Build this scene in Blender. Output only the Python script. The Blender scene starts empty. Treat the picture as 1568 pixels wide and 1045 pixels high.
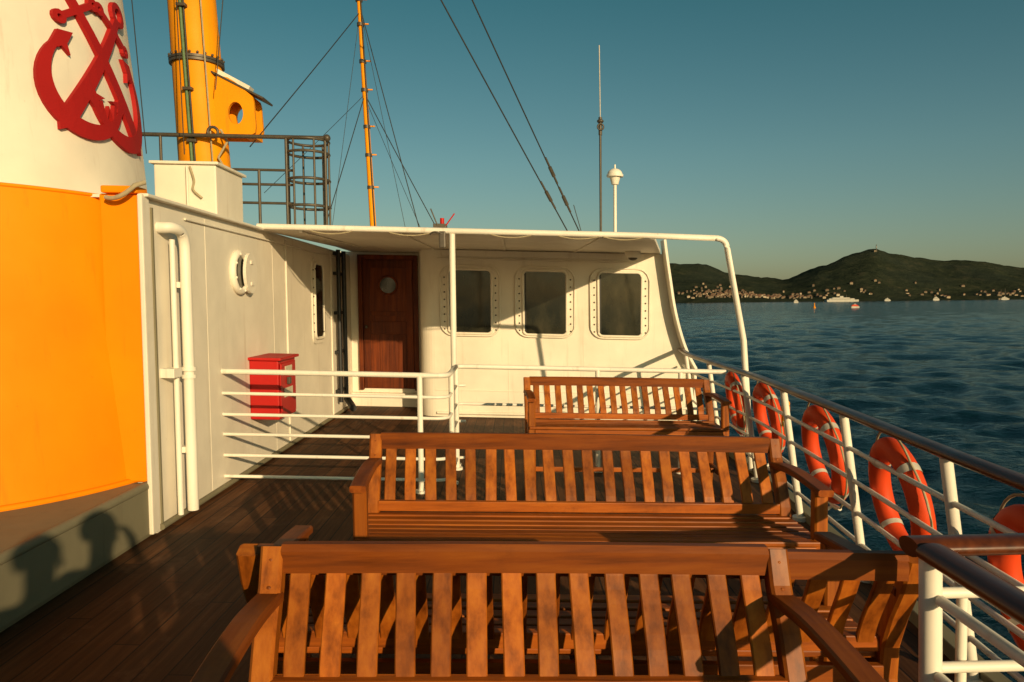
import bpy, bmesh, math, random
import numpy as np
from mathutils import Vector, Matrix, noise
random.seed(7)
scene=bpy.context.scene
rad=math.radians
CAMBER=0.031

# ---------------------------------------------------------------- materials
def newmat(name):
    m=bpy.data.materials.new(name); m.use_nodes=True
    nt=m.node_tree; b=nt.nodes['Principled BSDF']
    return m,nt,b
def ramp(nt,fac,stops):
    r=nt.nodes.new('ShaderNodeValToRGB')
    el=r.color_ramp.elements
    while len(el)<len(stops): el.new(0.5)
    for e,(p,c) in zip(el,stops):
        e.position=p; e.color=(c[0],c[1],c[2],1)
    nt.links.new(fac,r.inputs[0]); return r.outputs[0]
def mix(nt,fac,a,b,bt='MIX'):
    m=nt.nodes.new('ShaderNodeMix'); m.data_type='RGBA'; m.blend_type=bt
    for s,v in ((m.inputs[0],fac),(m.inputs[6],a),(m.inputs[7],b)):
        if hasattr(v,'links') : nt.links.new(v,s)
        elif isinstance(v,(int,float)): s.default_value=v
        else: s.default_value=(v[0],v[1],v[2],1)
    return m.outputs[2]
def coords(nt,scale=(1,1,1)):
    g=nt.nodes.new('ShaderNodeNewGeometry'); mp=nt.nodes.new('ShaderNodeMapping')
    mp.inputs['Scale'].default_value=scale
    nt.links.new(g.outputs['Position'],mp.inputs[0]); return mp.outputs[0]
def noisetex(nt,vec,scale,detail=4,rough=.55):
    n=nt.nodes.new('ShaderNodeTexNoise'); n.inputs['Scale'].default_value=scale
    n.inputs['Detail'].default_value=detail; n.inputs['Roughness'].default_value=rough
    nt.links.new(vec,n.inputs['Vector']); return n.outputs['Fac']
def bump(nt,b,h,strength,dist=.01,prev=None):
    bp=nt.nodes.new('ShaderNodeBump'); bp.inputs['Strength'].default_value=strength
    bp.inputs['Distance'].default_value=dist
    nt.links.new(h,bp.inputs['Height'])
    if prev: nt.links.new(prev,bp.inputs['Normal'])
    nt.links.new(bp.outputs[0],b.inputs['Normal']); return bp.outputs[0]

def paint(name,col,rough=.4,dirt=.35,dirtcol=(.30,.16,.07),bmp=.25,spec=.5):
    m,nt,b=newmat(name)
    v=coords(nt,(1,1,1)); vs=coords(nt,(5,5,.35))
    n1=noisetex(nt,v,1.6,5); n2=noisetex(nt,vs,2.2,6,.65); n3=noisetex(nt,v,30,3)
    c2=tuple(x*.84 for x in col)
    base=mix(nt,ramp(nt,n1,[(.35,(0,0,0)),(.7,(1,1,1))]),col,c2)
    f=ramp(nt,n2,[(.58,(0,0,0)),(.80,(dirt,dirt,dirt))])
    base=mix(nt,f,base,dirtcol)
    spk=ramp(nt,noisetex(nt,v,14,4,.7),[(.69,(0,0,0)),(.76,(dirt,)*3)])
    base=mix(nt,spk,base,dirtcol)
    nt.links.new(base,b.inputs['Base Color'])
    rr=ramp(nt,n1,[(.3,(rough,)*3),(.8,(min(1,rough+.2),)*3)])
    nt.links.new(rr,b.inputs['Roughness']); b.inputs['Specular IOR Level'].default_value=spec
    p=bump(nt,b,n3,bmp*.4,.002); bump(nt,b,noisetex(nt,v,2.5,2),bmp,.03,p)
    return m
def wood(name,axis,dark,mid,light,rough=.42,coat=.06):
    m,nt,b=newmat(name)
    sc=[28,28,28]; sc[axis]=1.6
    v=coords(nt,tuple(sc))
    g=nt.nodes.new('ShaderNodeNewGeometry')
    add=nt.nodes.new('ShaderNodeVectorMath'); add.operation='ADD'
    sm=nt.nodes.new('ShaderNodeMath'); sm.operation='MULTIPLY'; sm.inputs[1].default_value=57
    nt.links.new(g.outputs['Random Per Island'],sm.inputs[0])
    nt.links.new(v,add.inputs[0]); nt.links.new(sm.outputs[0],add.inputs[1])
    n=noisetex(nt,add.outputs[0],1.0,6,.6)
    base=ramp(nt,n,[(.25,dark),(.5,mid),(.78,light)])
    tone=ramp(nt,g.outputs['Random Per Island'],[(0,(.60,.55,.50)),(.5,(.9,.9,.9)),(1,(1.15,1.1,1.05))])
    base=mix(nt,1.0,base,tone,'MULTIPLY')
    wear=ramp(nt,noisetex(nt,coords(nt),9,5,.7),[(.56,(0,0,0)),(.74,(.45,.45,.45))])
    base=mix(nt,wear,base,dark)
    nt.links.new(base,b.inputs['Base Color'])
    rr=ramp(nt,noisetex(nt,coords(nt),6,4),[(.3,(rough,)*3),(.75,(rough+.25,)*3)])
    nt.links.new(rr,b.inputs['Roughness']); b.inputs['Specular IOR Level'].default_value=.18
    b.inputs['Coat Weight'].default_value=coat; b.inputs['Coat Roughness'].default_value=.3
    bump(nt,b,n,.35,.003)
    return m
def simple(name,col,rough=.5,metal=0,ns=20,var=.25):
    m,nt,b=newmat(name)
    n=noisetex(nt,coords(nt),ns,4)
    base=mix(nt,ramp(nt,n,[(.35,(0,0,0)),(.7,(1,1,1))]),col,tuple(x*(1-var) for x in col))
    nt.links.new(base,b.inputs['Base Color']); b.inputs['Roughness'].default_value=rough
    b.inputs['Metallic'].default_value=metal
    bump(nt,b,n,.15,.003); return m

M={}
M['white']=paint('white_paint',(.80,.735,.61),.45,.34,bmp=.4,spec=.35)
M['white_clean']=paint('white_rail_paint',(.84,.785,.67),.38,.5)
M['orange']=paint('orange_paint',(.90,.26,.0015),.55,.45,(.45,.11,.004),spec=.12)
M['yellow']=paint('yellow_mast_paint',(.86,.31,.003),.5,.5,(.22,.10,.02),spec=.15)
M['grey']=paint('grey_paint',(.20,.18,.115),.6,.4,(.09,.06,.035),spec=.25)
M['red']=paint('red_paint',(.46,.010,.007),.45,.2,(.15,.02,.02),spec=.3)
M['emblem']=paint('emblem_red',(.36,.011,.010),.6,.2,(.15,.02,.02),spec=.2)
M['buoy']=paint('lifebuoy_orange',(.70,.062,.009),.55,.3,(.3,.05,.025),spec=.3)
M['wv']=wood('varnished_teak_upright',2,(.11,.026,.003),(.33,.088,.008),(.48,.155,.015))
M['wh']=wood('varnished_teak_long',0,(.10,.024,.003),(.29,.072,.006),(.42,.125,.012))
M['wy']=wood('varnished_teak_arm',1,(.09,.02,.004),(.23,.055,.006),(.36,.10,.012))
M['cap']=wood('handrail_wood',1,(.03,.008,.003),(.085,.022,.006),(.15,.04,.010),.28,.4)
M['door']=wood('mahogany_door',2,(.05,.010,.003),(.15,.030,.005),(.26,.058,.009),.42,.1)
M['black']=simple('black_rubber',(.012,.012,.012),.5)
M['steel']=simple('weathered_steel',(.09,.075,.055),.5,.3)
M['wire']=simple('rigging_wire',(.04,.04,.035),.5,.4)
M['rope']=simple('rope',(.40,.33,.20),.9)
M['green']=simple('green_cable',(.10,.18,.07),.6)
M['tape']=simple('reflective_tape',(.55,.50,.42),.45)
M['label']=simple('label',(.65,.58,.42),.5)
M['boatw']=simple('boat_white',(.42,.40,.34),.6,0,.3)
M['skin']=simple('skin',(.55,.33,.22),.5,0,8,.1)
M['shirt']=simple('shirt_cloth',(.08,.10,.16),.9,0,60)
M['trouser']=simple('trouser_cloth',(.05,.05,.06),.9,0,60)
M['hair']=simple('hair',(.03,.02,.012),.7,0,80)
m,nt,b=newmat('window_glass'); M['glass']=m
n=noisetex(nt,coords(nt,(1,1,.5)),3.1,4,.6)
nt.links.new(ramp(nt,n,[(.40,(.008,.010,.008)),(.55,(.022,.022,.014)),(.70,(.050,.043,.026))]),b.inputs['Base Color'])
b.inputs['Roughness'].default_value=.08; bump(nt,b,noisetex(nt,coords(nt),1.7,2),.15,.02)
# deck
m,nt,b=newmat('deck_planks'); M['deck']=m
g=nt.nodes.new('ShaderNodeNewGeometry'); sp=nt.nodes.new('ShaderNodeSeparateXYZ'); nt.links.new(g.outputs['Position'],sp.inputs[0])
def math_(op,a,bv=None):
    q=nt.nodes.new('ShaderNodeMath'); q.operation=op
    for i,v in enumerate((a,bv)):
        if v is None: continue
        if hasattr(v,'links'): nt.links.new(v,q.inputs[i])
        else: q.inputs[i].default_value=v
    return q.outputs[0]
xs=math_('DIVIDE',sp.outputs[0],.115); ix=math_('FLOOR',xs); fx=math_('FRACT',xs)
ys=math_('ADD',math_('DIVIDE',sp.outputs[1],1.9),math_('MULTIPLY',ix,.377)); iy=math_('FLOOR',ys); fy=math_('FRACT',ys)
cmb=nt.nodes.new('ShaderNodeCombineXYZ'); nt.links.new(ix,cmb.inputs[0]); nt.links.new(iy,cmb.inputs[1])
wn=nt.nodes.new('ShaderNodeTexWhiteNoise'); nt.links.new(cmb.outputs[0],wn.inputs[0])
gr=noisetex(nt,coords(nt,(30,1.4,1)),1.2,6,.6)
c=ramp(nt,gr,[(.25,(.040,.015,.005)),(.55,(.105,.042,.015)),(.8,(.19,.085,.033))])
c=mix(nt,1.0,c,ramp(nt,wn.outputs['Value'],[(0,(.55,.53,.50)),(1,(1.2,1.15,1.05))]),'MULTIPLY')
c=mix(nt,ramp(nt,noisetex(nt,coords(nt),.9,5),[(.4,(0,0,0)),(.7,(.6,.6,.6))]),c,(.030,.014,.006))
c=mix(nt,ramp(nt,noisetex(nt,coords(nt),3.5,6,.7),[(.56,(0,0,0)),(.68,(.35,.35,.35))]),c,(.16,.085,.045))
seam=math_('MAXIMUM',math_('LESS_THAN',fx,.07),math_('LESS_THAN',fy,.004))
c=mix(nt,seam,c,(.006,.005,.004))
nt.links.new(c,b.inputs['Base Color']); b.inputs['Roughness'].default_value=.65; b.inputs['Specular IOR Level'].default_value=.15
hh=math_('SUBTRACT',gr,math_('MULTIPLY',seam,1.5)); bump(nt,b,hh,.6,.005)
# sea
m,nt,b=newmat('sea_water'); M['sea']=m
v=coords(nt,(1,1.3,1))
nw=noisetex(nt,v,.5,5,.65)
nt.links.new(ramp(nt,nw,[(.35,(.0012,.009,.016)),(.60,(.0025,.017,.027))]),b.inputs['Base Color'])
b.inputs['Roughness'].default_value=.10; b.inputs['Specular IOR Level'].default_value=.17
p=bump(nt,b,nw,.6,.7)
p=bump(nt,b,noisetex(nt,v,2.4,4,.6),.8,.16,p)
# hills: scrub colours greyed to carry painted-in distance haze
m,nt,b=newmat('hill_scrub_haze'); M['hill']=m
v=coords(nt)
n1=noisetex(nt,v,.018,8,.7); n2=noisetex(nt,v,.004,4)
c=ramp(nt,n1,[(.35,(.018,.025,.017)),(.55,(.034,.041,.025)),(.72,(.072,.064,.040))])
c=mix(nt,ramp(nt,n2,[(.45,(0,0,0)),(.65,(.6,.6,.6))]),c,(.026,.034,.027))
nt.links.new(c,b.inputs['Base Color']); b.inputs['Roughness'].default_value=1; b.inputs['Specular IOR Level'].default_value=0
bump(nt,b,n1,1,10)
m,nt,b=newmat('house_wall'); M['house']=m
g=nt.nodes.new('ShaderNodeNewGeometry')
nt.links.new(ramp(nt,g.outputs['Random Per Island'],[(0,(.09,.07,.045)),(.6,(.20,.155,.10)),(.9,(.34,.27,.18)),(1,(.5,.43,.31))]),b.inputs['Base Color'])
b.inputs['Roughness'].default_value=.9
M['tile']=simple('terracotta_tile',(.16,.08,.045),.9,0,.5)

# ---------------------------------------------------------------- builder
class B:
    def __init__(s,name,parent=None,ship=True):
        s.name=name; s.v=[]; s.f=[]; s.mi=[]; s.sm=[]; s.mats=[]; s.M=Matrix.Identity(4); s.parent=parent; s.ship=ship
    def mat(s,k):
        if k not in s.mats: s.mats.append(k)
        return s.mats.index(k)
    def add(s,vs,fs,mat,smooth=False):
        o=len(s.v); s.v+=[s.M@Vector(p) for p in vs]; k=s.mat(mat)
        for f in fs:
            s.f.append([o+i for i in f]); s.mi.append(k); s.sm.append(smooth)
    def box(s,a,c,mat,bev=0.004):
        a=Vector(a); c=Vector(c)
        lo=Vector([min(a[i],c[i]) for i in range(3)]); hi=Vector([max(a[i],c[i]) for i in range(3)])
        bm=bmesh.new(); bmesh.ops.create_cube(bm,size=1)
        for v in bm.verts: v.co=Vector([lo[i]+(v.co[i]+.5)*(hi[i]-lo[i]) for i in range(3)])
        if bev>0:
            bv=min(bev,min(hi-lo)*.45)
            bmesh.ops.bevel(bm,geom=bm.edges[:],offset=bv,segments=2,affect='EDGES',profile=.6)
        bm.verts.index_update()
        s.add([v.co.copy() for v in bm.verts],[[v.index for v in f.verts] for f in bm.faces],mat); bm.free()
    def sweep(s,pts,sec,mat,up=(0,0,1),closed=False,smooth=False,scales=None,cap=True):
        pts=[Vector(p) for p in pts]; n=len(pts); vs=[]; fs=[]; k=len(sec)
        for i,p in enumerate(pts):
            if closed: t=(pts[(i+1)%n]-pts[i-1])
            else: t=(pts[min(i+1,n-1)]-pts[max(i-1,0)])
            t.normalize()
            u=Vector(up)
            if abs(t.dot(u))>.98: u=Vector((0,1,0)) if abs(t.y)<.9 else Vector((1,0,0))
            sd=t.cross(u).normalized(); uu=sd.cross(t).normalized()
            sc=scales[i] if scales else 1
            for (x,y) in sec: vs.append(p+sd*x*sc+uu*y*sc)
        rng=n if closed else n-1
        for i in range(rng):
            j=(i+1)%n
            for q in range(k):
                r=(q+1)%k; fs.append([i*k+q,i*k+r,j*k+r,j*k+q])
        s.add(vs,fs,mat,smooth)
        if not closed and cap:
            s.add(vs[:k],[list(range(k))[::-1]],mat); s.add(vs[-k:],[list(range(k))],mat)
    def tube(s,pts,r,mat,seg=12,closed=False,scales=None):
        d=(Vector(pts[-1])-Vector(pts[0])) if not closed else Vector((0,0,0))
        up=(0,0,1)
        if d.length>0 and abs(d.normalized().z)>.8: up=(0,1,0)
        sec=[(r*math.cos(2*math.pi*i/seg),r*math.sin(2*math.pi*i/seg)) for i in range(seg)]
        s.sweep(pts,sec,mat,up,closed,True,scales)
    def bar(s,pts,w,h,mat,up=(0,0,1),ch=.004):
        w/=2;h/=2;c=min(ch,w*.4,h*.4)
        sec=[(-w+c,-h),(w-c,-h),(w,-h+c),(w,h-c),(w-c,h),(-w+c,h),(-w,h-c),(-w,-h+c)]
        s.sweep(pts,sec,mat,up)
    def torus(s,c,R,r,ax1,ax2,mat,n=40,seg=12,sq=1.0,a0=0,a1=2*math.pi):
        c=Vector(c);ax1=Vector(ax1).normalized();ax2=Vector(ax2).normalized();nn=ax1.cross(ax2)
        full=abs(a1-a0-2*math.pi)<1e-6
        vs=[];fs=[]; m_=n if full else n+1
        for i in range(m_):
            a=a0+(a1-a0)*i/n; d=ax1*math.cos(a)+ax2*math.sin(a)
            for j in range(seg):
                bb=2*math.pi*j/seg
                vs.append(c+d*(R+r*math.cos(bb))+nn*(r*sq*math.sin(bb)))
        for i in range(n):
            k=(i+1)%m_
            for j in range(seg):
                l=(j+1)%seg; fs.append([i*seg+j,k*seg+j,k*seg+l,i*seg+l])
        s.add(vs,fs,mat,True)
    def prism(s,poly,lo,hi,mat,axis='z',bev=0):
        def P(p,h):
            return {'z':(p[0],p[1],h),'y':(p[0],h,p[1]),'x':(h,p[0],p[1])}[axis]
        bm=bmesh.new()
        a=[bm.verts.new(P(p,lo)) for p in poly]; c=[bm.verts.new(P(p,hi)) for p in poly]; n=len(poly)
        bm.faces.new(a); bm.faces.new(c[::-1])
        for i in range(n): bm.faces.new([a[i],c[i],c[(i+1)%n],a[(i+1)%n]])
        bmesh.ops.recalc_face_normals(bm,faces=bm.faces[:])
        if bev: bmesh.ops.bevel(bm,geom=bm.edges[:],offset=bev,segments=2,affect='EDGES')
        bm.verts.index_update(); bm.verts.ensure_lookup_table()
        s.add([v.co.copy() for v in bm.verts],[[v.index for v in f.verts] for f in bm.faces],mat); bm.free()
    def sphere(s,c,r,mat,sc=(1,1,1),u=16,v=10,zmin=-1):
        vs=[];fs=[]
        for i in range(v+1):
            ph=-math.pi/2+math.pi*i/v
            for j in range(u):
                th=2*math.pi*j/u
                vs.append((c[0]+r*sc[0]*math.cos(ph)*math.cos(th),c[1]+r*sc[1]*math.cos(ph)*math.sin(th),c[2]+r*sc[2]*max(zmin,math.sin(ph))))
        for i in range(v):
            for j in range(u):
                k=(j+1)%u; fs.append([i*u+j,i*u+k,(i+1)*u+k,(i+1)*u+j])
        s.add(vs,fs,mat,True)
    def done(s,fix=True):
        me=bpy.data.meshes.new(s.name)
        vs=[Vector(p) for p in s.v]
        if s.ship:
            for p in vs: p.z-=CAMBER*p.x
        me.from_pydata([tuple(p) for p in vs],[],s.f)
        for k in s.mats: me.materials.append(M[k])
        for i,p in enumerate(me.polygons): p.material_index=s.mi[i]; p.use_smooth=s.sm[i]
        if fix:
            bm=bmesh.new(); bm.from_mesh(me); bmesh.ops.recalc_face_normals(bm,faces=bm.faces[:]); bm.to_mesh(me); bm.free()
        ob=bpy.data.objects.new(s.name,me); scene.collection.objects.link(ob)
        if s.parent: ob.parent=s.parent
        return ob
def arc(p0,p1,p2,n=8):
    p0,p1,p2=map(Vector,(p0,p1,p2))
    return [(1-t)**2*p0+2*t*(1-t)*p1+t*t*p2 for t in [i/n for i in range(n+1)]]
def smoothpath(pts,n=6):
    pts=[Vector(p) for p in pts]; out=[]
    for i in range(len(pts)-1):
        a=pts[max(i-1,0)];b_=pts[i];c=pts[i+1];d=pts[min(i+2,len(pts)-1)]
        for k in range(n):
            t=k/n
            out.append(.5*((2*b_)+(c-a)*t+(2*a-5*b_+4*c-d)*t*t+(3*b_-a-3*c+d)*t**3))
    out.append(pts[-1]); return out

# ---------------------------------------------------------------- deck + hull
edge=[(1.85,-8),(1.85,1.2),(1.88,3.0),(1.97,4.0),(2.07,5.2),(2.15,6.2),(2.22,8.4),(2.34,9.7),(2.4,14),(1.2,24),(-3.5,34),(-9,24),(-10,14),(-10,-8)]
b=B('ship_deck'); b.prism(edge,-.12,0,'deck'); b.done()
hull=[(x+(.03 if x>0 else -.03),y+(-.03 if y<0 else 0)) for x,y in edge]
b=B('ship_hull'); b.prism(hull,-7.6,-.125,'white')
b.bar([(x+.02,y,.02) for x,y in edge[:9]],.08,.09,'grey'); b.done()

# ---------------------------------------------------------------- benches
def bench(name,cx,D,w,yaw=0,face=1,n=None,dz=0):
    b=B(name)
    b.M=Matrix.Translation((cx,D,dz))@Matrix.Rotation(rad(yaw)+(0 if face>0 else math.pi),4,'Z')
    hw=w/2
    def back(z):
        t=(z-.50)/.40
        return -.125+.125*max(0,t)**1.0-.022*math.sin(min(max(t,0),1)*math.pi*1.7)
    for sx in (-1,1):
        x=sx*(hw-.027)
        zs=[0,.2,.4,.5,.6,.7,.8,.885]
        b.bar([(x,(-.07-.055*min(z/.5,1)) if z<.5 else back(z),z) for z in zs],.054,.05,'wv',up=(0,1,0),ch=.007)
        b.bar([(x,-.47,0),(x,-.47,.765)],.054,.05,'wv',up=(0,1,0),ch=.007)
        b.bar(smoothpath([(x,back(.78)+.0,.775),(x,-.2,.79),(x,-.36,.785),(x,-.53,.77)],4),.062,.028,'wy',ch=.008)
        b.bar([(x,-.47,.2),(x,-.09,.2)],.03,.05,'wy')
        b.bar([(x,-.47,.50),(x,-.12,.50)],.035,.07,'wy')
        b.sphere((x,back(.80)-.026,.80),.007,'wh',(1,.5,1),8,6); b.sphere((x,back(.86)-.026,.86),.007,'wh',(1,.5,1),8,6)
    yy=back(.862)
    segs=[(-hw+.05+(w-.10)*i/14) for i in range(15)]
    sec=[(-.020,-.036),(.020,-.036),(.022,.018),(.012,.034),(-.012,.034),(-.022,.018)]
    b.sweep([(x,yy,.862+.004*math.cos(x/hw*math.pi/2)) for x in segs],sec,'wh')
    b.box((-hw+.05,back(.57)-.016,.575),(hw-.05,back(.57)+.016,.620),'wh',.004)
    inner=w-.108
    pitch=inner/n
    for i in range(n):
        x=-hw+.054+pitch*(i+.5)+random.uniform(-.0025,.0025); tl=random.uniform(-.003,.003)
        zs=[.605,.64,.67,.70,.73,.76,.79,.82,.835]
        b.bar([(x+tl*(z-.7)*8,back(z)+.004,z) for z in zs],.049+random.uniform(-.001,.001),.016,'wv',up=(0,1,0),ch=.003)
    k=7
    for i in range(k):
        y=-.145-i*.0575
        zz=.568-.006*math.cos((i-3)*.6)
        b.box((-hw+.005+random.uniform(0,.004),y-.024,zz-.02),(hw-.005-random.uniform(0,.004),y+.024,zz),'wh',.005)
    b.box((-hw+.05,-.505,.47),(hw-.05,-.48,.545),'wh')
    b.box((-hw+.05,-.11,.47),(hw-.05,-.085,.545),'wh')
    b.bar([(0,-.47,.52),(0,-.12,.52)],.04,.05,'wy')
    b.box((-hw+.05,-.29,.18),(hw-.05,-.26,.215),'wh')
    return b.done()
bench('shade_bench',.035,1.84,1.31,2.5,1,14)
bench('shade_bench',.185,1.925,1.78,1.5,-1,19,-.03)
bench('shade_bench',.295,3.42,1.89,2.5,1,20)
bench('shade_bench',.86,6.15,1.54,3.0,1,16)
bench('shade_bench',-.55,.42,1.89,0,-1,20)  # unseen bench close to the camera, added to shade the deck at left

# ---------------------------------------------------------------- casing / left wall
CH=2.095
root=B('engine_casing')
root.prism([(-2.25,4.67),(-2.25,10.5),(-6,10.5),(-6,5.6),(-3.2,5.6),(-2.55,5.0),(-2.50,4.67)],0.0,CH,'white')
root.box((-2.262,4.60,CH),(-2.20,6.75,CH+.022),'white',.008)
root.prism([(-2.262,4.67),(-2.262,10.5),(-6,10.5),(-6,5.6),(-3.2,5.6),(-2.6,4.67)],CH+.001,CH+.020,'white')
for d in (7.5,9.35): root.box((-2.25,d,.02),(-2.235,d+.02,CH-.02),'white',.003)
root.box((-2.25,4.72,.02),(-2.238,4.74,CH-.05),'grey',.002)
for d in (5.55,7.1): root.box((-2.25,d,.03),(-2.2475,d+.012,CH-.03),'white',.001)
root.tube([(-2.235,4.7,.03),(-2.235,10.45,.03)],.02,'grey')
root.tube([(-2.24,5.2,CH-.07),(-2.24,9.8,CH-.07)],.008,'white',8)
casing=root.done()
def rrect(cx,cz,w,h,r,n=5):
    o=[]
    for (sx,sz,a0) in ((1,1,0),(-1,1,90),(-1,-1,180),(1,-1,270)):
        for i in range(n+1):
            a=rad(a0+90*i/n); o.append((cx+sx*(w/2-r)+r*math.cos(a),cz+sz*(h/2-r)+r*math.sin(a)))
    return o
# correct corner ordering so the outlines are simple loops
def rrect(cx,cz,w,h,r,n=5):
    o=[]
    for (sx,sz,a0) in ((1,1,0),(-1,1,90),(-1,-1,180),(1,-1,270)):
        for i in range(n+1):
            a=rad(a0+90*i/n); o.append((cx+sx*(w/2-r)+r*math.cos(a),cz+sz*(h/2-r)+r*math.sin(a)))
    return o
b=B('wall_window_frame',casing)
b.prism(rrect(8.72,1.47,.52,.98,.1),-2.25,-2.235,'white','x')
b.prism(rrect(8.72,1.47,.36,.82,.07),-2.235,-2.228,'glass','x')
b.tube([(-2.228,y,z) for y,z in rrect(8.72,1.47,.40,.86,.08)],.016,'white',8,closed=True)
for s_ in (-1,1):
    for k in range(8): b.sphere((-2.233,8.72+s_*.235,1.12+k*.1),.010,'steel',u=8,v=6)
b.done()
b=B('porthole',casing)
c=(-2.235,6.2,1.70)
b.torus(c,.155,.03,(0,1,0),(0,0,1),'white')
b.prism([(6.2+.135*math.cos(a*math.pi/12),1.70+.135*math.sin(a*math.pi/12)) for a in range(24)],-2.25,-2.225,'glass','x')
b.prism([(6.36+.14*math.cos(a*math.pi/12),1.70+.17*math.sin(a*math.pi/12)) for a in range(24)],-2.215,-2.19,'white','x')
for s_ in (-1,1): b.box((-2.24,6.33,1.70+s_*.09-.015),(-2.18,6.39,1.70+s_*.09+.015),'white')
for i in range(8):
    a=i*math.pi/4+.3; b.sphere((-2.208,6.2+.155*math.cos(a),1.70+.155*math.sin(a)),.012,'white',u=8,v=6)
b.done()
b=B('vent_pipe',casing)
b.tube([(-2.25,4.82,1.93)]+arc((-2.20,4.82,1.93),(-2.16,4.84,1.94),(-2.16,4.93,1.92))+arc((-2.16,4.93,1.92),(-2.16,5.0,1.90),(-2.16,5.0,1.78))+[(-2.16,5.0,.06)],.036,'white_clean',14)
b.tube([(-2.19,4.88,1.86),(-2.19,4.88,.06)],.018,'white_clean')
for z in (.95,1.0): b.tube([(-2.16,5.0,z),(-2.16,5.0,z+.025)],.048,'white_clean')
b.box((-2.25,4.78,.97),(-2.16,4.9,1.03),'white_clean')
b.box((-2.25,4.97,.45),(-2.19,5.03,.49),'white_clean'); b.box((-2.25,4.97,1.55),(-2.19,5.03,1.59),'white_clean')
b.done()
b=B('fire_hose_box',casing)
b.box((-2.25,6.4,.45),(-2.0,6.9,.96),'red',.012)
b.box((-2.255,6.37,.96),(-1.97,6.93,.985),'red',.008)
b.box((-2.0,6.43,.48),(-1.990,6.87,.93),'red',.004)
b.box((-1.990,6.55,.83),(-1.985,6.75,.90),'label',.001); b.box((-1.990,6.52,.63),(-1.985,6.76,.71),'label',.001)
b.box((-1.99,6.60,.74),(-1.965,6.66,.80),'steel',.004)
for z in (.52,.88): b.tube([(-1.985,6.42,z),(-1.985,6.42,z+.05)],.01,'red')
b.done()
b=B('black_cable_pipes',casing)
for y,r in ((9.55,.028),(9.85,.03)): b.tube([(-2.19,y,2.12),(-2.19,y,.18)],r,'black')
for z in (.3,.8,1.3,1.8,2.05): b.box((-2.25,9.5,z),(-2.2,9.9,z+.04),'black')
b.tube([(-2.19,9.85,.2),(-2.12,9.8,.12),(-2.05,9.6,.1)],.045,'black')
b.done()

# ---------------------------------------------------------------- funnel
LVO=[(.30,-3.5,5.2,1.2,1.6),(.6,-3.52,5.22,1.2,1.57),(1.2,-3.55,5.28,1.2,1.48),(2.12,-3.6,5.4,1.2,1.35)]
LVW=[(2.0,-3.82,5.39,1.10,1.30),(3.2,-3.93,5.44,1.09,1.28),(4.3,-4.05,5.48,1.07,1.26),(7.2,-4.3,5.6,1.03,1.2)]
def fl(z,LV):
    for i in range(len(LV)-1):
        if z<=LV[i+1][0] or i==len(LV)-2:
            a,c=LV[i],LV[i+1]; t=(z-a[0])/(c[0]-a[0]); return [a[k]+(c[k]-a[k])*t for k in range(1,5)]
def fp(th,z,off=0,LV=LVW):
    cx,cy,a,c=fl(z,LV); n=Vector((math.cos(th)/a,math.sin(th)/c,0)).normalized()
    return Vector((cx+a*math.cos(th),cy+c*math.sin(th),z))+n*off
b=B('ship_funnel')
def band(z0,z1,mat,LV,off=0,nz=10,nth=96):
    vs=[fp(2*math.pi*j/nth,z0+(z1-z0)*i/nz,off,LV) for i in range(nz+1) for j in range(nth)]
    fs=[[i*nth+j,i*nth+(j+1)%nth,(i+1)*nth+(j+1)%nth,(i+1)*nth+j] for i in range(nz) for j in range(nth)]
    b.add(vs,fs,mat,True)
    return vs[-nth:]
top=band(.32,2.11,'orange',LVO)
b.add(top,[list(range(96))],'orange')
band(2.05,7.2,'white',LVW); band(7.0,7.3,'black',LVW,.03,2)
b.tube([fp(2*math.pi*j/96,2.11,.0,LVO) for j in range(96)],.012,'orange',8,closed=True)
b.tube([fp(2*math.pi*j/96,.34,.01,LVO) for j in range(96)],.020,'orange',8,closed=True)
b.box((-2.50,4.60,.34),(-2.252,4.665,2.11),'orange',.012)
b.box((-2.255,4.57,.02),(-2.225,4.665,2.11),'white',.008)
b.box((-2.47,4.56,2.11),(-2.25,4.70,2.155),'orange',.012)
b.tube(arc((-2.43,4.55,2.08),(-2.33,4.50,2.05),(-2.24,4.52,2.15))+[Vector((-2.22,4.6,2.18))],.014,'rope')
q=fp(-.95,.60,.02,LVO)
b.torus(q,.035,.012,(1,.6,0),(0,0,1),'red',20,8); b.sphere(q,.02,'red',u=8,v=6)
fun=b.done()
b=B('funnel_base_coaming')
b.box((-6,1.2,0),(-2.25,4.655,.33),'grey',.03)
b.tube([(-2.27,1.2,.32),(-2.27,4.65,.32)],.028,'grey')
b.done()
# emblem
b=B('crossed_anchors_emblem')
EC=(-6*math.pi/180,3.10)
def em(u,v,off): return fp(EC[0]+u/1.15,EC[1]+v,off)
def ribbon(path,ws,mat='emblem',closed=False):
    n=len(path); vs=[];fs=[]
    for i,(u,v) in enumerate(path):
        if closed: a=path[i-1];c=path[(i+1)%n]
        else: a=path[max(i-1,0)];c=path[min(i+1,n-1)]
        du,dv=c[0]-a[0],c[1]-a[1]; L=math.hypot(du,dv) or 1; nx,ny=-dv/L,du/L; w=(ws[i] if isinstance(ws,list) else ws)/2
        for (s_,o) in ((-1,.0),(-1,.03),(1,.03),(1,.0)): vs.append(em(u+nx*w*s_,v+ny*w*s_,o))
    for i in range(n if closed else n-1):
        j=(i+1)%n
        for q in range(4):
            r=(q+1)%4; fs.append([i*4+q,i*4+r,j*4+r,j*4+q])
    if not closed: fs+= [[0,1,2,3],[(n-1)*4+q for q in (3,2,1,0)]]
    b.add(vs,fs,mat)
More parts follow.
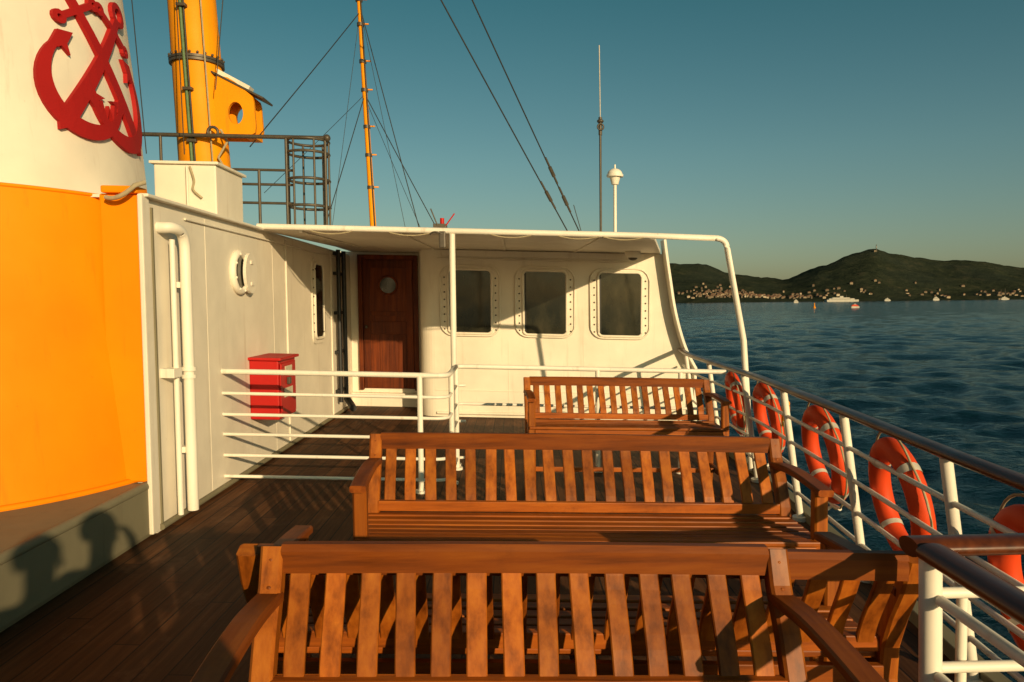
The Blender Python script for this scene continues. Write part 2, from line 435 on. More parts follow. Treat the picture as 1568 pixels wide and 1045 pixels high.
def anchor(ang,cu,cv,S):
    ca,sa=math.cos(ang),math.sin(ang)
    def T(p): x,y=p[0]*S,(p[1]-.56)*S; return (cu+x*ca-y*sa,cv+x*sa+y*ca)
    def seg(a,c,n=8): return [(a[0]+(c[0]-a[0])*i/n,a[1]+(c[1]-a[1])*i/n) for i in range(n+1)]
    R=lambda pts,ws,closed=False: ribbon([T(p) for p in pts],[w*S for w in ws] if isinstance(ws,list) else ws*S,closed=closed)
    R(seg((0,.02),(0,1.0)),[.105-.045*i/8 for i in range(9)])
    arcp=[(.29*math.sin(rad(t)),.33-.33*math.cos(rad(t))) for t in range(-104,105,8)]
    R(arcp,[.03+.09*max(0,math.cos(rad(t*.86))) for t in range(-104,105,8)])
    for s_ in (-1,1):
        R([(s_*.285,.36),(s_*.275,.45),(s_*.24,.53)],[.05,.09,.0])
        R([(s_*.285,.43),(s_*.18,.38)],[.08,.0])
    R(seg((0,.06),(0,-.10),4),[.20,.15,.10,.05,.0])
    R(seg((-.15,.90),(.15,.90)),.04)
    for s_ in (-1,1): R([(s_*.17+.03*math.cos(rad(a)),.90+.03*math.sin(rad(a))) for a in range(0,360,30)],.03,True)
    R([(.07*math.cos(rad(a)),1.08+.07*math.sin(rad(a))) for a in range(0,360,24)],.04,True)
anchor(rad(-34),-.02,.0,1.02); anchor(rad(34),.02,.0,1.02)
ribbon([(-.07,-.28),(-.035,-.42),(0,-.31),(.035,-.42),(.07,-.28)],.026)
b.done()

# ---------------------------------------------------------------- deckhouse
RZ=2.165
b=B('deckhouse')
foot=[(-1.0+.2*math.cos(rad(a)),9.9+.2*math.sin(rad(a))) for a in range(180,271,10)]+[(1.7,9.7),(1.7,16),(-1.2,16)]
b.prism(foot,0,RZ-.005,'white')
b.box((-6,10.5,0),(-1.2,16,RZ-.005),'white',.004)
fin=[(1.94,2.33),(1.97,2.1),(2.01,1.83),(2.06,1.5),(2.13,1.2),(2.22,.93),(2.34,.70)]
poly=[(1.69,0.0),(1.69,RZ-.005),(1.95,RZ-.005)]+fin[1:]+[(2.34,0)]
b.prism(poly,9.704,9.80,'white','y')
fs_=smoothpath([(x,9.62,z) for x,z in fin],4)
b.bar(fs_,.035,.22,'white_clean',up=(0,1,0))
b.bar([(2.34,9.66,.70),(2.34,9.66,0)],.035,.2,'white_clean',up=(0,1,0))
b.box((1.70,9.8,0),(1.9,16,RZ-.005),'white',.004)
b.tube([(-.98,9.69,.05),(2.3,9.69,.05)],.02,'white')
b.box((-1.0,9.692,.34),(2.2,9.70,.352),'white',.002)
for x in (-.05,.92): b.box((x,9.697,.06),(x+.01,9.70,1.0),'white',.001)
b.box((-.9,9.66,RZ-.09),(1.7,9.70,RZ-.008),'white',.01)
b.tube([(-.95,9.67,RZ-.12),(1.6,9.67,RZ-.12)],.009,'white',8)
house=b.done()
def win(cx,cz):
    b=B('cabin_window',house)
    b.prism(rrect(cx,cz,.76,.90,.14),9.688,9.70,'white','y')
    b.prism(rrect(cx,cz,.535,.80,.05),9.678,9.688,'glass','y')
    b.tube([(x,9.676,z) for x,z in rrect(cx,cz,.56,.825,.06)],.017,'white',8,closed=True)
    b.tube([(x,9.68,z) for x,z in rrect(cx,cz+.01,.76,.90,.16)],.012,'white',8,closed=True)
    for s_ in (-1,1):
        for k in range(8): b.sphere((cx+s_*.33,9.684,cz-.36+k*.095),.011,'steel',u=8,v=6)
    for k in range(6): b.sphere((cx-.24+k*.096,9.684,cz-.43),.010,'steel',u=8,v=6)
    b.box((cx-.26,9.674,cz-.40),(cx-.245,9.679,cz+.39),'black',.001)
    b.done()
for cx in (-.535,.43,1.395): win(cx,1.50)
b=B('wooden_door',house)
y=10.5
b.box((-2.245,y-.012,.20),(-1.23,y,2.15),'white',.004)
for (x0,x1,z0,z1) in ((-2.13,-2.07,.24,2.12),(-1.36,-1.30,.24,2.12)): b.box((x0,y-.07,z0),(x1,y-.012,z1),'door')
b.box((-2.07,y-.07,2.06),(-1.36,y-.012,2.12),'door')
b.box((-2.07,y-.035,.26),(-1.36,y-.012,2.06),'door',.002)
for (x0,x1,z0,z1) in ((-2.06,-1.97,.27,2.05),(-1.46,-1.37,.27,2.05)): b.box((x0,y-.055,z0),(x1,y-.036,z1),'door')
for z0,z1 in ((.27,.45),(1.03,1.20),(1.28,1.34),(1.94,2.05)): b.box((-1.97,y-.054,z0),(-1.46,y-.036,z1),'door')
for k in range(4): b.box((-1.968+k*.127,y-.045,.46),(-1.968+k*.127+.118,y-.036,1.02),'door',.003)
b.prism([(-1.715+.12*math.cos(a*math.pi/12),1.70+.12*math.sin(a*math.pi/12)) for a in range(24)],y-.058,y-.037,'glass','y'); b.torus((-1.715,y-.058,1.70),.125,.016,(1,0,0),(0,0,1),'door')
b.sphere((-2.02,y-.08,1.12),.022,'steel')
b.box((-2.245,y-.10,.16),(-1.23,y,.20),'white',.008)
b.done()
b=B('roof_canopy',house)
b.prism([(-2.245,6.76),(-1.4,6.76),(-.5,6.76),(.4,6.76),(1.20,6.76),(1.32,6.95),(1.92,9.7),(-2.245,9.7)],RZ,RZ+.045,'white',bev=.004)
b.prism([(1.92,9.703),(1.92,16),(-2.245,16),(-2.245,9.703)],RZ,RZ+.045,'white')
zp=RZ+.02
b.tube([(-2.26,6.74,zp+.01),(1.2,6.74,zp),(1.82,6.74,zp-.01)]+arc((1.82,6.74,zp-.01),(1.92,6.74,zp-.01),(1.93,6.74,zp-.10))+[(2.07,6.70,1.2),(2.14,6.68,.04)],.027,'white_clean',14)
for x in [-1.9+.9*i for i in range(4)]: b.box((x,6.77,RZ-.012),(x+.03,9.65,RZ-.001),'white',.003)
for x in (-1.6,-.9,.0,.6,1.0): b.tube(arc((x-.18,6.71,RZ),(x,6.71,RZ-.05),(x+.18,6.71,RZ)),.006,'rope',6)
b.tube([(-.525,6.74,RZ),(-.525,6.74,.0)],.027,'white_clean',14)
b.tube([(-.525,6.74,.03),(-.525,6.74,.0)],.06,'white_clean',14)
b.box((-.64,6.70,RZ-.13),(-.58,6.75,RZ+.02),'steel',.012)
b.tube(arc((-.72,6.71,RZ-.01),(-.68,6.68,RZ+.03),(-.60,6.71,RZ-.01)),.008,'steel',8)
b.sphere((1.5,9.3,RZ-.02),.10,'white',(1,1,.7)); b.sphere((1.5,9.3,RZ-.07),.06,'steel',(1,1,.7))
for p in b.v:   # the canopy sags gently toward its free edge
    if p.y<9.7 and p.z>1.9: p.z-=.065*(9.7-p.y)/2.94
b.done()

# ---------------------------------------------------------------- inner railing
b=B('stair_railing')
zs=[.92,.75,.585,.43,.265,.10]
for i,z in enumerate(zs):
    r=.021 if i==0 else .013
    p=[Vector((-2.25,5.80,z)),Vector((-.75,5.80,z))]+arc((-.62,5.80,z),(-.50,5.80,z),(-.50,5.95,z))+[Vector((-.50,6.62,z))]+arc((-.5,6.62,z),(-.5,6.68,z),(-.42,6.68,z))
    if i in (0,2,4): p+= [Vector((1.9,6.66,z))]
    b.tube(p,r,'white_clean')
for x,y in ((-.72,5.80),(-.50,6.1),(.76,6.67),(1.5,6.67),(-.5,6.64)):
    b.tube([(x,y,.92),(x,y,0)],.022,'white_clean'); b.tube([(x,y,.02),(x,y,0)],.05,'white_clean')
b.done()

# ---------------------------------------------------------------- ship side railing
cap=[(1.66,1.90),(1.68,2.4),(1.72,3.0),(1.81,4.0),(1.90,5.2),(1.97,6.2),(2.02,8.4),(2.16,9.6)]
capz=.94
b=B('ship_side_railing')
sec=[(.043*math.cos(a)*(1.0),.024*math.sin(a)) for a in [i*math.pi/8 for i in range(16)]]
cp=smoothpath([(x,y,capz) for x,y in cap],8)
b.sweep(cp,sec,'cap',smooth=True)
def lean(x,z): return x+.13*(1-z/capz)
for z in (.74,.56,.38,.2):
    b.tube([(lean(p.x,z),p.y,z) for p in cp],.013,'white_clean',8)
def capx(y):
    for i in range(len(cp)-1):
        if cp[i].y<=y<=cp[i+1].y:
            t=(y-cp[i].y)/(cp[i+1].y-cp[i].y); return cp[i].x+(cp[i+1].x-cp[i].x)*t
    return cp[0].x
for y in (1.9,2.95,4.1,5.25,6.4,7.6,8.9):
    x=capx(y); b.tube([(x,y,capz-.02),(lean(x,0),y,0)],.024,'white_clean',12)
    b.tube([(lean(x,.03),y,.03),(lean(x,0),y,0)],.055,'white_clean',12)
nz=.912
b.sweep([(1.02,1.80,nz),(1.01,1.2,nz),(.99,.4,nz),(.97,-1.6,nz)],sec,'cap',smooth=True)
b.sweep([(.985,1.845,nz),(1.3,1.87,nz+.005),(1.64,1.90,nz+.02)],sec,'cap',smooth=True)
for z in (.80,.61,.42,.23):
    b.tube([(1.03,1.83,z),(1.70,1.89,z)],.014,'white_clean',10)
    b.tube([(1.03,1.78,z),(1.0,-1.6,z)],.014,'white_clean',10)
for y in (1.81,.55,-.6): b.tube([(1.02,y,nz-.01),(1.035,y,0)],.026,'white_clean',14)
b.tube([(1.13,1.86,.79),(1.13,1.86,.0)],.013,'white_clean')
b.done()

# ---------------------------------------------------------------- lifebuoys
def buoy(y,R=.245,z=.57,tilt=.06):
    b=B('lifebuoy')
    x=capx(y)+.06+.05; d=Vector((.09+random.uniform(-.05,.05),1,0)).normalized(); u=Vector((.12+tilt,0,-1)).normalized()*-1
    c=(x,y,z)
    b.torus(c,R,.060,d,u,'buoy',56,16,.85)
    for k in range(4):
        a=math.pi/4+k*math.pi/2
        b.torus(c,R,.0625,d,u,'tape',6,16,.86,a-.065,a+.065)
    nn=d.cross(u)
    pts=[]
    for i in range(48):
        a=2*math.pi*i/48; rr=R+.066+.03*abs(math.sin(2*(a-math.pi/4)))
        pts.append(Vector(c)+d*rr*math.cos(a)+u*rr*math.sin(a))
    b.tube(pts,.006,'rope',6,closed=True)
    b.tube([Vector(c)+u*(-R-.07)-d*.12,Vector(c)+u*(-R-.08),Vector(c)+u*(-R-.07)+d*.12],.012,'white_clean',8)
    b.tube([Vector(c)+u*(-R-.08),Vector((capx(y)+.09,y,.2))],.01,'white_clean',8)
    b.done()
for y,r,z in ((2.50,.25,.54),(3.62,.255,.57),(4.72,.255,.58),(6.05,.24,.60),(7.0,.24,.60)): buoy(y,r,z)
b=B('lifebuoy_light')
b.tube([(2.03,5.55,.62),(2.03,5.55,.77)],.03,'yellow'); b.sphere((2.03,5.55,.79),.03,'yellow'); b.tube([(2.03,5.55,.62),(2.01,5.5,.57),(1.98,5.45,.67)],.006,'rope'); b.done()

# ---------------------------------------------------------------- top hamper
b=B('ventilator_box')
b.box((-3.10,6.6,CH+.01),(-2.56,7.25,2.64),'white',.012); b.box((-3.13,6.57,2.64),(-2.53,7.28,2.665),'white',.008)
b.tube(smoothpath([(-2.78,6.585,2.62),(-2.745,6.58,2.50),(-2.755,6.58,2.42),(-2.68,6.58,2.35)],5),.010,'rope')
b.tube([(-2.80,6.57,2.15),(-2.80,6.57,2.62)],.01,'white'); b.done()
b=B('yellow_crane_post')
y=7.7
pb=Vector((-3.06,y,CH+.01)); pt=Vector((-3.26,y,6.2))
N_=16
b.tube([pb.lerp(pt,i/N_) for i in range(N_+1)],.255,'yellow',28,scales=[1-.18*i/N_ for i in range(N_+1)])
def pz(z): return pb.lerp(pt,(z-pb.z)/(pt.z-pb.z))
for z in (3.82,3.85): b.tube([pz(z)-Vector((0,0,.012)),pz(z)+Vector((0,0,.012))],.262,'steel',28)
for i in range(22):
    a=i*2*math.pi/22; p=pz(3.88); b.sphere((p.x+.255*math.cos(a),p.y+.255*math.sin(a),3.88),.014,'steel',u=6,v=5)
b.tube([(pz(z).x-.02,pz(z).y-.27+.04*(z-2.2)/4,z) for z in (2.3,3.5,4.5,6.0)],.016,'green',8)
b.tube([(pz(z).x+.01,pz(z).y-.27+.04*(z-2.2)/4,z) for z in (2.3,3.5,4.5,6.0)],.010,'wire',8)
b.tube([(pz(z).x+.17,pz(z).y-.24+.04*(z-2.2)/4,z) for z in (2.3,3.5,4.5,6.0)],.008,'rope',8)
for z in (2.6,3.0,3.5,4.3,4.8): b.box((pz(z).x-.05,y-.29,z),(pz(z).x+.04,y-.22,z+.03),'steel')
outer=[(-2.95,3.70),(-2.76,3.66),(-2.54,3.48),(-2.52,3.14),(-2.60,3.09),(-2.95,3.09)]
hc=(-2.72,3.32)
def seg_plate():
    k=32; o=[];inn=[]
    for i in range(k):
        a=2*math.pi*i/k; d=(math.cos(a),math.sin(a)); best=9
        for j in range(len(outer)):
            p=outer[j];q=outer[(j+1)%len(outer)]; ex,ey=q[0]-p[0],q[1]-p[1]
            den=d[0]*ey-d[1]*ex
            if abs(den)<1e-9: continue
            t=((p[0]-hc[0])*ey-(p[1]-hc[1])*ex)/den; s_=((p[0]-hc[0])*d[1]-(p[1]-hc[1])*d[0])/den
            if t>0 and -1e-6<=s_<=1+1e-6: best=min(best,t)
        o.append((hc[0]+d[0]*best,hc[1]+d[1]*best)); inn.append((hc[0]+d[0]*.075,hc[1]+d[1]*.11))
    vs=[(p[0],yy,p[1]) for yy in (y-.14,y-.10) for p in o+inn]
    fs=[]
    for i in range(k):
        j=(i+1)%k
        fs.extend([[i,j,k+j,k+i],[2*k+i,3*k+i,3*k+j,2*k+j],[i,2*k+i,2*k+j,j],[k+i,k+j,3*k+j,3*k+i]])
    b.add(vs,fs,'yellow')
seg_plate()
b.M=Matrix.Translation((0,.22,0)); seg_plate(); b.M=Matrix.Identity(4)
b.bar([(-2.95,y,3.72),(-2.44,y,3.47)],.3,.02,'steel')
b.bar([(-2.95,y-.02,3.76),(-2.60,y-.02,3.58)],.12,.05,'white')
b.box((-2.64,y-.12,3.085),(-2.54,y+.12,3.12),'yellow')
b.tube([(-2.85,y-.2,3.14),(-2.78,y-.22,3.02),(-2.88,y-.2,2.87),(-2.80,y-.2,2.72),(-2.82,y-.2,2.3)],.012,'rope',8)
b.torus((-2.9,y-.27,3.1),.05,.015,(1,0,0),(0,0,1),'steel',20,8)
b.done()
b=B('roof_guard_rail')
y=7.4
b.tube([(-3.60,y,3.06),(-1.80,y,3.06)],.020,'steel',10)
for z in (2.74,2.60,2.42): b.tube([(-2.75,y,z),(-2.12,y,z)],.013,'steel',8)
for x in (-2.70,-2.45,-2.18,-1.80,-3.4): b.tube([(x,y,CH+.05),(x,y,3.06 if x in(-1.8,-3.4,-2.18) else 2.74)],.015,'steel',8)
for zt in (3.04,2.92,2.66,2.40):
    b.torus((-1.99,7.5,zt),.20,.014,(1,0,0),(0,1,0),'steel',28,8)
for a in range(0,360,60):
    b.tube([(-1.99+.2*math.cos(rad(a)),7.5+.2*math.sin(rad(a)),RZ-.02),(-1.99+.2*math.cos(rad(a)),7.5+.2*math.sin(rad(a)),3.04)],.011,'steel',8)
b.sphere((-1.78,y,3.06),.035,'steel')
b.done()
b=B('yellow_signal_mast')
y=9.5
p0=Vector((-1.72,y,RZ+.04)); p1=Vector((-1.88,y,5.9))
b.tube([p0.lerp(p1,i/10) for i in range(11)],.042,'yellow',14,scales=[1-.45*i/10 for i in range(11)])
mz=lambda z:p0.lerp(p1,(z-p0.z)/(p1.z-p0.z))
for z in (2.9,3.3,3.65,4.1,4.45,4.9,5.2): 
    q=mz(z); b.tube([q-Vector((0,0,.02)),q+Vector((0,0,.02))],.045,'steel'); b.box((q.x+.03,y-.01,z),(q.x+.10,y+.01,z+.015),'yellow',.002)
q=mz(5.22); b.tube([q-Vector((.10,0,0)),q+Vector((.08,0,0))],.012,'steel'); b.sphere((q.x-.09,y,5.25),.03,'steel')
b.sphere((q.x+.06,y,5.27),.04,'steel',(1,1,1.4))
b.tube([(mz(2.4).x+.03,y-.05,2.4),(mz(5.2).x+.03,y-.04,5.2)],.008,'wire',6)
b.done()
b=B('rigging_wires')
def w(a,c,r=.0055):
    a=Vector(a);c=Vector(c); L=(c-a).length
    b.tube([a.lerp(c,i/12)-Vector((0,0,.012*L*.25*math.sin(math.pi*i/12))) for i in range(13)],r,'wire',6)
w(mz(5.05),(-2.6,7.6,3.0)); w(mz(5.05),(-2.3,9.6,2.2),.003)
w(mz(4.05),(-2.15,8.6,2.2)); w(mz(4.05),(-2.6,8.0,2.6),.003)
w(mz(5.15),(-1.05,9.0,2.2)); w(mz(4.05),(-.80,9.1,2.2)); w(mz(5.15),(-1.25,9.2,2.2),.003);w(mz(4.0),(-1.0,8.9,2.2),.003)
w((.97,9.6,2.2),(-1.17,6.9,6.05),.008); w((.84,9.6,2.2),(-1.8,6.9,6.4),.008)
w((.80,9.6,2.75),(.95,9.55,2.2),.005)
for (a,c,t0) in (((.97,9.6,2.2),(-1.17,6.9,6.05),.13),((.97,9.6,2.2),(-1.17,6.9,6.05),.21),((.84,9.6,2.2),(-1.8,6.9,6.4),.13)):
    a=Vector(a);c=Vector(c); b.tube([a.lerp(c,t0),a.lerp(c,t0+.025)],.022,'steel',8); b.tube([a.lerp(c,t0-.02),a.lerp(c,t0+.05)],.013,'steel',8)
w((-3.32,7.6,6.0),(-3.0,7.0,2.8),.005); w((-3.8,7.6,5.6),(-3.35,7.0,2.8),.005); w((-2.65,7.6,6),(-2.85,7.4,3.5),.005)
b.done()
b=B('whip_antenna')
x,y=1.19,10.
b.tube([(x,y,RZ),(x,y,3.92)],.016,'steel',8); b.tube([(x,y,3.9),(x-.01,y,4.88)],.007,'tape',6)
b.sphere((x,y,3.90),.045,'steel',(1,1,.6)); b.torus((x,y-.03,3.82),.04,.01,(1,0,0),(0,0,1),'steel',16,6); b.tube([(x,y,3.72),(x,y,3.95)],.024,'steel'); b.done()
b=B('satellite_dome_antenna')
x=1.38
b.tube([(x,y,RZ),(x,y,3.10)],.022,'white_clean'); b.tube([(x,y,3.08),(x,y,3.19)],.075,'white_clean',16,scales=[.6,1])
b.sphere((x,y,3.21),.10,'white_clean',(1,1,.8),zmin=-.1); b.tube([(x,y,3.18),(x,y,3.21)],.11,'white_clean',20); b.tube([(x,y,3.27),(x,y,3.34)],.012,'white_clean'); b.done()
b=B('roof_aerial_fitting')
b.box((-.72,7.0,RZ-.03),(-.60,7.15,RZ+.05),'steel'); b.tube([(-.60,7.0,2.20),(-.52,7.0,2.31)],.006,'red'); b.tube([(-.68,7.0,2.2),(-.74,7.0,2.35)],.006,'steel'); b.tube([(-.64,7.05,2.2),(-.64,7.05,2.27)],.02,'red'); b.done()

# ---------------------------------------------------------------- sea (flat sheet to the horizon + wave relief around the ship)
S=30000
flatv=[(-S,-S,-7.25),(S,-S,-7.25),(S,S,-7.25),(-S,S,-7.25)]
nr,na=620,620
rr=np.exp(np.linspace(math.log(14),math.log(1600),nr)); aa=np.radians(np.linspace(-8,82,na))
Rg,Ag=np.meshgrid(rr,aa,indexing='ij')
X=Rg*np.sin(Ag)+3.0; Y=Rg*np.cos(Ag)
Z=np.zeros_like(X)
rng=np.random.RandomState(3)
cell=Rg*(math.log(1600/14)/nr)
for i in range(70):
    lam=math.exp(rng.uniform(math.log(1.1),math.log(16))); th=math.radians(215)+rng.normal(0,.75)
    k=2*math.pi/lam; amp=.030*lam/ (2*math.pi)*1.15*(1 if lam<9 else .6)
    ph=rng.uniform(0,6.28)
    s_=np.sin(k*(X*math.sin(th)+Y*math.cos(th))+ph+.6*np.sin(k*.21*(X*math.cos(th)-Y*math.sin(th))+ph*2))
    Z+=amp*(s_+.25*np.abs(s_))*np.clip((lam/(3.0*cell))-.7,0,1)
fade=np.clip((1600-Rg)/500,0,1)
Z=-7+Z*fade-.249*(1-fade)
V=np.stack([X,Y,Z],-1).reshape(-1,3)
idx=np.arange(nr*na).reshape(nr,na)
F=np.stack([idx[:-1,:-1],idx[:-1,1:],idx[1:,1:],idx[1:,:-1]],-1).reshape(-1,4)
V=np.concatenate([V,np.array(flatv)]); n0=nr*na
F=np.concatenate([F,np.array([[n0,n0+1,n0+2,n0+3]])])
me=bpy.data.meshes.new('sea'); me.vertices.add(len(V)); me.vertices.foreach_set('co',V.astype(np.float32).ravel())
me.loops.add(len(F)*4); me.loops.foreach_set('vertex_index',F.astype(np.int32).ravel())
me.polygons.add(len(F)); me.polygons.foreach_set('loop_start',np.arange(0,len(F)*4,4,dtype=np.int32))
me.polygons.foreach_set('use_smooth',np.ones(len(F),dtype=bool))
me.update(calc_edges=True); me.validate(); me.materials.append(M['sea'])
if me.polygons[0].normal.z<0: me.flip_normals()
so=bpy.data.objects.new('sea',me); scene.collection.objects.link(so)

RG=[(-3000,40),(-1500,60),(0,70),(400,130),(700,158),(820,150),(993,108),(1194,92),(1366,150),(1480,185),(1595,212),(1680,190),(1768,172),(1882,157),(2055,163),(2250,140),(2600,110),(3300,70),(4500,20)]
def ridge(x):
    if x<=RG[0][0]: return RG[0][1]
    for i in range(len(RG)-1):
        if x<=RG[i+1][0]:
            t=(x-RG[i][0])/(RG[i+1][0]-RG[i][0]); t=t*t*(3-2*t)*.6+t*.4; return RG[i][1]+(RG[i+1][1]-RG[i][1])*t
    return RG[-1][1]
def hz(x,y):
    sh=2700+90*noise.noise(Vector((x*.002,3,0)))
    t=min(max((y-sh)/650,0),1); k=t**1.25
    xs=x*3300/max(y,2700)
    r=ridge(xs)
    h=r*k*(1-.5*min(max((y-3450)/800,0),1))
    n_=noise.fractal(Vector((x*.004,y*.004,0)),.9,2.2,6)
    return -8+h+ (16*n_*min(1,t*3))+ (4*t if t>0 else -2) + (6 if t>0 else 0)*min(1,t*20)
b=B('hills',ship=False)
nx,ny=420,50; X0,X1,Y0,Y1=-3000,4600,2580,4300
vs=[(X0+(X1-X0)*i/nx,Y0+(Y1-Y0)*j/ny,hz(X0+(X1-X0)*i/nx,Y0+(Y1-Y0)*j/ny)+random.uniform(-1.5,2.5)) for j in range(ny+1) for i in range(nx+1)]
fs=[[j*(nx+1)+i,j*(nx+1)+i+1,(j+1)*(nx+1)+i+1,(j+1)*(nx+1)+i] for j in range(ny) for i in range(nx)]
b.add(vs,fs,'hill',True); b.done()
b=B('hillside_town',ship=False)
for i in range(340):
    if random.random()<.6: x=random.gauss(850,130)
    else: x=random.uniform(700,2600)
    y=2745+abs(random.gauss(0,95)); z=hz(x,y)
    if z<-4: y+=70; z=hz(x,y)
    wd=random.uniform(5,13); ht=random.uniform(4,8); dp=10
    b.box((x-wd/2,y,z-3),(x+wd/2,y+dp,z+ht),'house',0)
    b.prism([(x-wd/2-1,z+ht),(x+wd/2+1,z+ht),(x,z+ht+2.5)],y-1,y+dp+1,'tile','y')
b.done()
b=B('hilltop_tower',ship=False)
tx=1612;ty=3330;tz=hz(tx,ty)
b.box((tx-9,ty,tz-5),(tx+3,ty+8,tz+9),'house',0); b.tube([(tx,ty,tz),(tx,ty,tz+34)],1.4,'steel'); b.tube([(tx,ty,tz+20),(tx,ty,tz+24)],3,'boatw'); b.done()
def boat(name,x,y,L,H,yaw,cols=('boatw','boatw')):
    b=B(name,ship=False); b.M=Matrix.Translation((x,y,-7))@Matrix.Rotation(yaw,4,'Z')
    w_=L*.16
    hullp=[(-L/2,-w_/2),(L*.3,-w_/2),(L/2,0),(L*.3,w_/2),(-L/2,w_/2)]
    b.prism(hullp,-1,H*.4,cols[0]); b.prism([(p[0]*.8-L*.03,p[1]*.8) for p in hullp],H*.4,H*.65,cols[1]); b.prism([(p[0]*.55-L*.05,p[1]*.7) for p in hullp],H*.65,H*.85,cols[1])
    b.box((-L*.08,-w_*.15,H*.85),(L*.02,w_*.15,H*1.15),cols[0],0); b.tube([(L*.12,0,H*.8),(L*.12,0,H*1.4)],L*.006,'steel')
    for s_ in (-1,1): b.box((-L*.38,s_*w_*.405-.1,H*.48),(L*.22,s_*w_*.405+.1,H*.56),'black',0)
    b.done()
boat('ferry',1025,2330,105,15,0.05)
boat('motorboat',700,1850,14,8,.3); boat('motorboat',1640,2500,26,10,0); boat('motorboat',1250,2500,22,9,.1); boat('motorboat',1440,2550,22,12,0)
boat('fishing_boat',320,700,9,3.5,.2,('boatw','buoy'))
b=B('sailing_ship',ship=False); b.M=Matrix.Translation((1700,2600,-7))
b.prism([(-18,-4),(14,-4),(22,0),(14,4),(-18,4)],-1,5,'house')
for xx,h in ((-8,34),(6,38)): b.tube([(xx,0,4),(xx,0,h)],.7,'steel'); b.tube([(xx-6,0,h*.6),(xx+6,0,h*.6)],.4,'steel')
b.done()
b=B('channel_buoy',ship=False); b.M=Matrix.Translation((290,720,-7))
b.tube([(0,0,-.5),(0,0,1)],1.3,'yellow',16); b.tube([(0,0,1),(0,0,4)],.7,'yellow',12,scales=[1,.5]); b.sphere((0,0,4.3),.6,'yellow'); b.done()

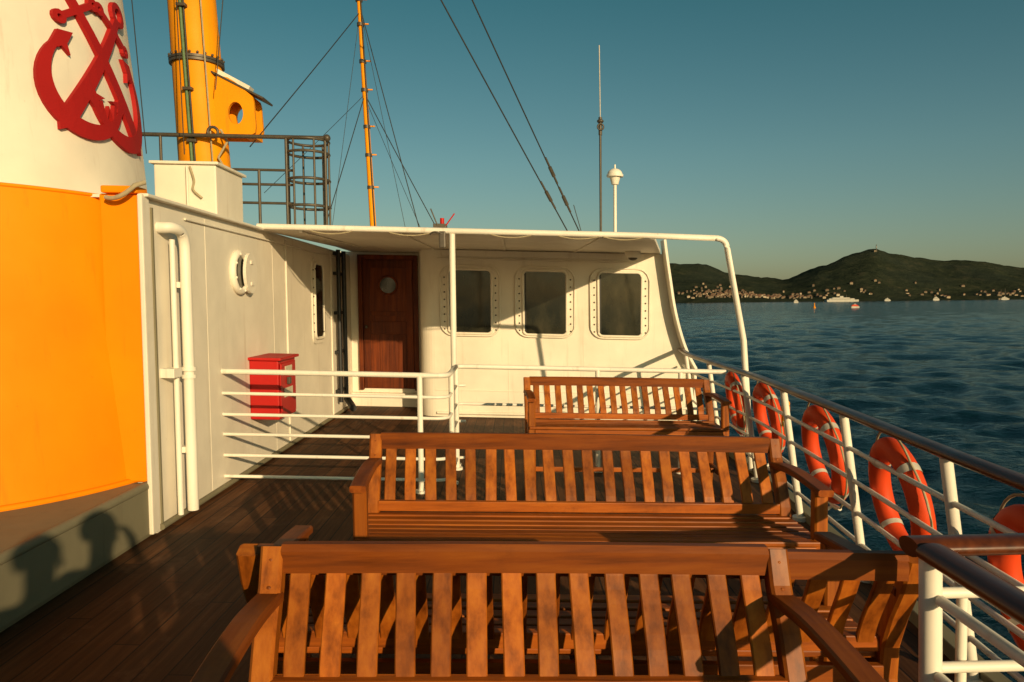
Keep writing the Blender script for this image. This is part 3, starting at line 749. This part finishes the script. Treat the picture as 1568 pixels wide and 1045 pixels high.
# ---------------------------------------------------------------- people standing behind (their shadows fall on the coaming)
def person(name,x,y,h,yaw,armup=True):
    sc=h/1.75
    me=bpy.data.meshes.new(name+'_m')
    V=[];E=[];R=[]
    def a(p,r,par=None):
        V.append(p);R.append(r)
        if par is not None: E.append((par,len(V)-1))
        return len(V)-1
    pel=a((0,0,.95),(.15,.11)); ab=a((0,.01,1.08),(.135,.10),pel); ch=a((0,0,1.28),(.17,.115),ab); nb=a((0,-.01,1.44),(.075,.07),ch)
    nk=a((0,.0,1.50),(.055,.055),nb); hd=a((0,.02,1.60),(.075,.09),nk); tp=a((0,.01,1.70),(.07,.085),hd)
    ns=a((0,.11,1.61),(.018,.018),hd)
    for s_ in (-1,1):
        hip=a((s_*.10,0,.88),(.085,.09),pel); kn=a((s_*.11,.02,.49),(.055,.06),hip); an=a((s_*.12,-.02,.09),(.038,.042),kn); toe=a((s_*.13,.14,.035),(.04,.03),an)
        sh=a((s_*.19,0,1.40),(.06,.06),ch)
        if armup:
            el=a((s_*.27,.16,1.20),(.042,.042),sh); wr=a((s_*.10,.20,1.46),(.027,.027),el); pm=a((s_*.075,.215,1.52),(.03,.022),wr)
            d=Vector((-s_*.5,.1,.9)).normalized()
        else:
            el=a((s_*.26,-.02,1.12),(.042,.042),sh); wr=a((s_*.27,.06,.87),(.027,.027),el); pm=a((s_*.27,.08,.80),(.022,.035),wr)
            d=Vector((0,.15,-1)).normalized()
        for k in range(4):
            off=Vector((0,(k-1.5)*.018,0)); L=(.070,.080,.075,.058)[k]
            p=Vector(V[pm])+off+d*.03; f1=a(tuple(p),(.009,.009),pm); f2=a(tuple(p+d*L*.5),(.008,.008),f1); a(tuple(p+d*L+Vector((-s_*.015,0,0))),(.007,.007),f2)
        t1=a(tuple(Vector(V[pm])+Vector((0,.035,0))),(.011,.011),pm); a(tuple(Vector(V[pm])+Vector((-s_*.01,.055,0))+d*.03),(.009,.009),t1)
    me.from_pydata(V,E,[]); ob=bpy.data.objects.new(name,me); scene.collection.objects.link(ob)
    md=ob.modifiers.new('s','SKIN'); 
    for i,sv in enumerate(me.skin_vertices[0].data): sv.radius=R[i]; sv.use_root=(i==0)
    ob.modifiers.new('ss','SUBSURF').levels=2
    bpy.context.view_layer.update()
    dg=bpy.context.evaluated_depsgraph_get(); nm=bpy.data.meshes.new_from_object(ob.evaluated_get(dg))
    ob.modifiers.clear(); ob.data=nm
    nm.materials.clear()
    for k in ('trouser','shirt','skin','black'): nm.materials.append(M[k])
    for p in nm.polygons:
        c=p.center; p.use_smooth=True
        if c.z<.10: k=3
        elif c.z<.98 and abs(c.x)<.23: k=0
        elif c.z>1.47 and abs(c.x)<.16 : k=2
        elif (armup and c.y>.17) or (not armup and c.z<.9): k=2
        else: k=1
        p.material_index=k
    hb=B(name+'_hair',ob,ship=False); hb.sphere((0,-.012,1.665),.105,'hair',(.88,1.0,1.0),zmin=-.45)
    for s_ in (-1,1): hb.sphere((s_*.033,.098,1.635),.012,'tape',u=8,v=6); hb.sphere((s_*.083,.01,1.61),.03,'skin',(.35,.7,1),u=8,v=6)
    hb.sphere((0,.102,1.565),.02,'red',(1.1,.4,.3),u=8,v=6)
    hb.done()
    ob.location=(x,y,-CAMBER*x); ob.scale=(sc,)*3; ob.rotation_euler=(0,0,yaw)
person('photographer',.07,-.27,1.66,0,True)
person('bystander',.14,-.93,1.74,rad(10),False)

# ---------------------------------------------------------------- light, sky, camera
ld=Vector((-.54,1,-.298)).normalized()
L=bpy.data.lights.new('sun','SUN'); L.energy=4.8; L.angle=rad(.5); L.color=(1,.735,.41)
lo=bpy.data.objects.new('sun',L); scene.collection.objects.link(lo); lo.rotation_mode='QUATERNION'; lo.rotation_quaternion=ld.to_track_quat('-Z','Y'); lo.location=(20,-40,15)
wd=bpy.data.worlds.new('World'); scene.world=wd; wd.use_nodes=True; nt=wd.node_tree
sky=nt.nodes.new('ShaderNodeTexSky'); sky.sky_type='NISHITA'; sky.sun_disc=False
sky.sun_elevation=math.asin(-ld.z); sky.sun_rotation=math.atan2(-ld.x,-ld.y)
sky.air_density=1.0; sky.dust_density=1.2; sky.ozone_density=1.5
tc=nt.nodes.new('ShaderNodeTexCoord'); sx=nt.nodes.new('ShaderNodeSeparateXYZ'); nt.links.new(tc.outputs['Generated'],sx.inputs[0])
tint=ramp(nt,sx.outputs[2],[(.0,(1.02,1.0,.86)),(.18,(.78,1.04,.86)),(.42,(.32,.88,.70)),(1.0,(.44,.78,.62))])
sk=mix(nt,1.0,sky.outputs[0],tint,'MULTIPLY')
bg=nt.nodes['Background']; nt.links.new(sk,bg.inputs[0]); bg.inputs[1].default_value=.068
cam=bpy.data.cameras.new('camera'); co=bpy.data.objects.new('camera',cam); scene.collection.objects.link(co)
cam.sensor_width=36; cam.lens=26.4; cam.clip_start=.03; cam.clip_end=80000
Rm=Matrix.Rotation(rad(90-2.95),4,'X')@Matrix.Rotation(rad(-.6),4,'Z')
co.matrix_world=Matrix.Translation((0,0,1.5))@Rm
scene.camera=co
scene.view_settings.view_transform='Standard'; scene.view_settings.look='None'; scene.view_settings.exposure=0
